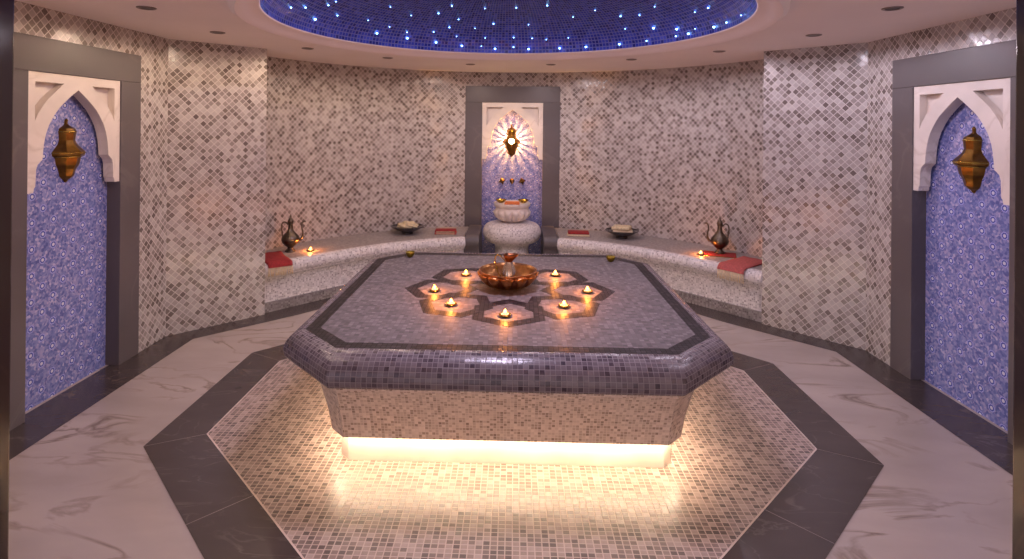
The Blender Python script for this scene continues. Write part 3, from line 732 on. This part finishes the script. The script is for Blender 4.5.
# left: folded stack, its front hanging over the bench nosing
drape('fringed_towel', 'red towel with cream fringe over the left bench edge, left of the ewer', [(-2.32, 5.35, .452), (-2.25, 5.24, .452), (-2.17, 5.12, .452), (-2.12, 5.065, .450), (-2.085, 5.035, .437), (-2.075, 5.025, .41)], .21, .016, [M['red']], fr_len=.075)
drape('fringed_towel', 'rose red towel with long cream fringe over the right bench edge, right of the ewer', [(2.33, 5.42, .452), (2.22, 5.32, .452), (2.10, 5.22, .452), (2.035, 5.175, .450), (1.995, 5.145, .437), (1.982, 5.132, .405)], .25, .012, [M['redlight']], fr_len=.08)
def folded(label, loc, rz, l1, l2):
    t = thing('folded_towel', label, 'towel', loc, rz, 'small folded towels beside the basin niche')
    slab('lower_fold', l2, t, [(-.125, -.075), (.125, -.075), (.125, .075), (-.125, .075)], .0005, .022, .008)
    slab('upper_fold', l1, t, [(-.12, -.07), (.12, -.07), (.12, .072), (-.12, .072)], .0222, .048, .009)
    return t
t = folded('small folded red towel with a pale striped front, on the left bench beside the niche', (-.76, 6.50, .45), .05, M['red'], M['redlight'])
b = MB()
for k in range(3): b.box(-.105, .105, -.0768, -.0748, .006+k*.013, .011+k*.013)
tag(b.build('stripes', M['cream'], t), 'pale stripes on the towel front')
folded('small folded red and cream towel on the right bench beside the niche', (.77, 6.50, .45), -.05, M['red'], M['cream'])

# ================================================================== BLACK BOWLS
def black_bowl(label, loc):
    t = thing('black_bowl', label, 'bowl', loc, 0, 'black footed bowls on the benches'); t.scale = (1.07, 1.07, 1)
    b = MB(); b.lathe([(0, 0), (.06, 0), (.062, .01), (.055, .018), (.075, .026), (.125, .05), (.168, .078), (.176, .084), (.170, .086), (.12, .06), (.06, .036), (0, .032)], 40, cap=False); b.build('bowl_body', M['black'], t, True)
    b = MB(); b.tube([(.172*cos(2*pi*i/40), .172*sin(2*pi*i/40), .085) for i in range(41)], .004, 6); b.build('rim', M['black'], t, True)
    return t
black_bowl('black footed bowl holding a loofah, on the left bench', (-1.20, 6.47, .45))
black_bowl('black footed bowl holding a folded cloth, on the right bench', (1.25, 6.40, .45))
bm = bmesh.new(); bmesh.ops.create_icosphere(bm, subdivisions=4, radius=1)
from mathutils import noise
for w in bm.verts:
    n_ = noise.noise(w.co*2.2)*.28+noise.noise(w.co*6)*.12+noise.noise(w.co*14)*.06
    w.co = Vector((w.co.x*.115, w.co.y*.085, w.co.z*.055 if w.co.z > 0 else w.co.z*.028))*(1+n_)
me = bpy.data.meshes.new('loofah'); bm.to_mesh(me); bm.free(); me.materials.append(M['loofah'])
for p in me.polygons: p.use_smooth = True
lo = bpy.data.objects.new('loofah_sponge', me); COL.objects.link(lo); lo.location = (-1.20, 6.47, .45+.086)
tag(lo, 'crumpled beige loofah lying in the left black bowl', 'sponge')
fc = thing('bath_cloth', 'folded cream bath cloth lying in the right black bowl', 'cloth', (1.25, 6.40, .45+.068))
slab('lower_fold', M['cream'], fc, [(-.10, -.075), (.12, -.07), (.115, .075), (-.10, .08)], 0, .024, .011)
slab('upper_fold', M['loofah'], fc, [(-.12, -.07), (.08, -.088), (.11, .06), (-.09, .09)], .0245, .068, .016)
fc.rotation_euler = (0, 0, -.2)

# ================================================================== BASIN
ped = thing('basin_pedestal', 'bulging round mosaic pedestal under the marble basin', 'pedestal', (.005, 6.66, 0))
PP = [(.0, 0), (.20, 0), (.20, .20), (.195, .27), (.205, .31), (.215, .322), (.235, .33), (.285, .35), (.325, .385), (.343, .43), (.343, .47), (.328, .515), (.295, .548), (.25, .566), (.20, .572), (0, .572)]
pp = smooth_pts([(r, 0, z) for r, z in PP[6:14]], 3); PP = PP[:6]+[(p[0], p[2]) for p in pp]+PP[14:]
seg = 64; v = []; f = []; fuv = []; Ls = [0]
for j in range(1, len(PP)): Ls.append(Ls[-1]+hypot(PP[j][0]-PP[j-1][0], PP[j][1]-PP[j-1][1]))
for r, z in PP:
    for i in range(seg): v.append((max(r, .001)*cos(2*pi*i/seg), max(r, .001)*sin(2*pi*i/seg), z))
for j in range(len(PP)-1):
    for i in range(seg):
        k = (i+1) % seg; f.append((j*seg+i, j*seg+k, (j+1)*seg+k, (j+1)*seg+i)); u0, u1 = .3*2*pi*i/seg, .3*2*pi*(i+1)/seg
        fuv.append([(u0, Ls[j]), (u1, Ls[j]), (u1, Ls[j+1]), (u0, Ls[j+1])])
auto(mesh_obj('pedestal_body', v, f, M['bench_tile'], ped, fuv=fuv), 45)
bas = thing('marble_basin', 'fluted white marble basin on the mosaic pedestal', 'basin', (.005, 6.66, .5722)); bas.scale = (1.06, 1.06, 1)
def flute(a, z, j):
    h = min(1, max(0, z/.03))*min(1, max(0, (.150-z)/.03))
    return 1+.17*h*abs(cos(a*7))**.6-.10*h if j < 14 else 1
b = MB(); pb = smooth_pts([(.085, 0, 0), (.10, 0, .006), (.15, 0, .035), (.185, 0, .08), (.196, 0, .12), (.188, 0, .150), (.180, 0, .168)], 2); pb = [(p[0], p[2]) for p in pb]
b.lathe([(0, 0)]+pb+[(.185, .172), (.20, .19), (.204, .222), (.20, .228), (.165, .228), (.155, .20), (.13, .13), (.06, .09), (0, .085)], 160, mod=flute, cap=False); auto(b.build('basin_bowl', M['marblebowl'], bas), 45)
g = thing('gold_bowl', 'small polished gold bowl on the left of the basin rim', 'bowl', (-.125, 6.60, .802), 0, 'gold bowls on the basin rim')
b = MB(); b.lathe([(0, 0), (.025, 0), (.045, .012), (.058, .03), (.062, .038), (.056, .036), (.04, .018), (0, .01)], 28, cap=False); b.build('bowl_body', M['gold'], g, True)
b = MB(); b.lathe([(.058, .036), (.064, .037), (.064, .041), (.058, .041)], 28, cap=False); b.build('rim', M['gold'], g, True)
dup(g, (.135, 6.60, .802), 0, 'small polished gold bowl on the right of the basin rim')
oc_ = thing('orange_cloth', 'folded orange cloth over the front rim of the marble basin', 'cloth', (.005, 6.47, .80))
slab('top_fold', M['orange'], oc_, [(-.088, -.022), (.088, -.022), (.088, .07), (-.088, .07)], .0016, .018, .006)
slab('upper_fold', M['orange'], oc_, [(-.08, -.018), (.084, -.016), (.084, .06), (-.08, .06)], .0182, .032, .006)
# taps
for x, lab in ((-.125, 'left of the three small brass taps above the basin'), (.0, 'middle of the three small brass taps above the basin, with the spout'), (.125, 'right of the three small brass taps above the basin')):
    t = thing('brass_tap', lab, 'tap', (x, 7.065, 1.015), 0, 'brass taps above the basin')
    def rot(o): o.rotation_euler = (pi/2, 0, 0); return o
    b = MB(); b.lathe([(0, 0), (.03, 0), (.03, .006), (.018, .012), (.011, .02), (.011, .045), (0, .046)], 20, cap=False); rot(b.build('flange', M['brass'], t, True))
    b = MB()
    if x:
        for a in (.3, .3+pi/2): b.tube([(-.042*cos(a), -.05, -.042*sin(a)), (0, -.05, 0), (.042*cos(a), -.05, .042*sin(a))], [.010, .006, .010], 8)
        b.build('cross_handle', M['brass'], t, True)
    else:
        b.tube(smooth_pts([(0, -.03, 0), (0, -.08, .004), (0, -.12, -.004), (0, -.135, -.025)], 4), .010, 10); b.build('spout', M['brass'], t, True)

# ================================================================== DOWNLIGHTS
def make_down():
    t = thing('recessed_downlight', '', 'downlight')
    b = MB(); b.lathe([(.052, 0), (.052, -.004), (.046, -.007), (.036, -.005), (.034, .0), (.052, 0)], 28, cap=False); b.build('trim_ring', M['metal'], t, True)
    b = MB(); b.lathe([(.0, -.0015), (.034, -.0015), (.034, -.0005), (0, -.0005)], 24, cap=False); b.build('baffle', M['lens'], t, True)
    lamp('downlight_lamp', lamp_data('downlight_lamp', 'SPOT', LAMP_W, (1, .80, .70), spot_size=radians(178), spot_blend=.35, shadow_soft_size=.02), (0, 0, -.03), t)
    return t
DL = [((-2.12, 3.21), 'round ceiling downlight nearest the camera on the left'), ((-2.16, 4.07), 'second ceiling downlight on the left, above the left wall corner'),
      ((-1.80, 4.90), 'ceiling downlight above the left bench end'), ((-1.24, 5.56), 'ceiling downlight above the middle of the left bench'),
      ((-.46, 6.10), 'ceiling downlight just left of the basin niche'), ((.41, 6.08), 'ceiling downlight just right of the basin niche'),
      ((1.17, 5.58), 'ceiling downlight above the middle of the right bench'), ((1.80, 4.95), 'ceiling downlight above the right bench end'),
      ((2.15, 4.07), 'second ceiling downlight on the right, above the right wall corner'), ((2.10, 3.16), 'round ceiling downlight nearest the camera on the right')]
dl = make_down()
for i, ((x, y), lab) in enumerate(DL):
    if i == 0: d_ = dl; dl.location = (x, y, CH); tag(dl, lab, group='recessed ceiling downlights')
    else: d_ = dup(dl, (x, y, CH), 0, lab, 'recessed ceiling downlights')
    for c in d_.children:
        if c.type == 'LIGHT':
            k = min(1, max(0, (x+1.3)/2.6)); c.data = c.data.copy(); c.data.color = (1-.10*k, .74+.06*k, .54+.42*k)
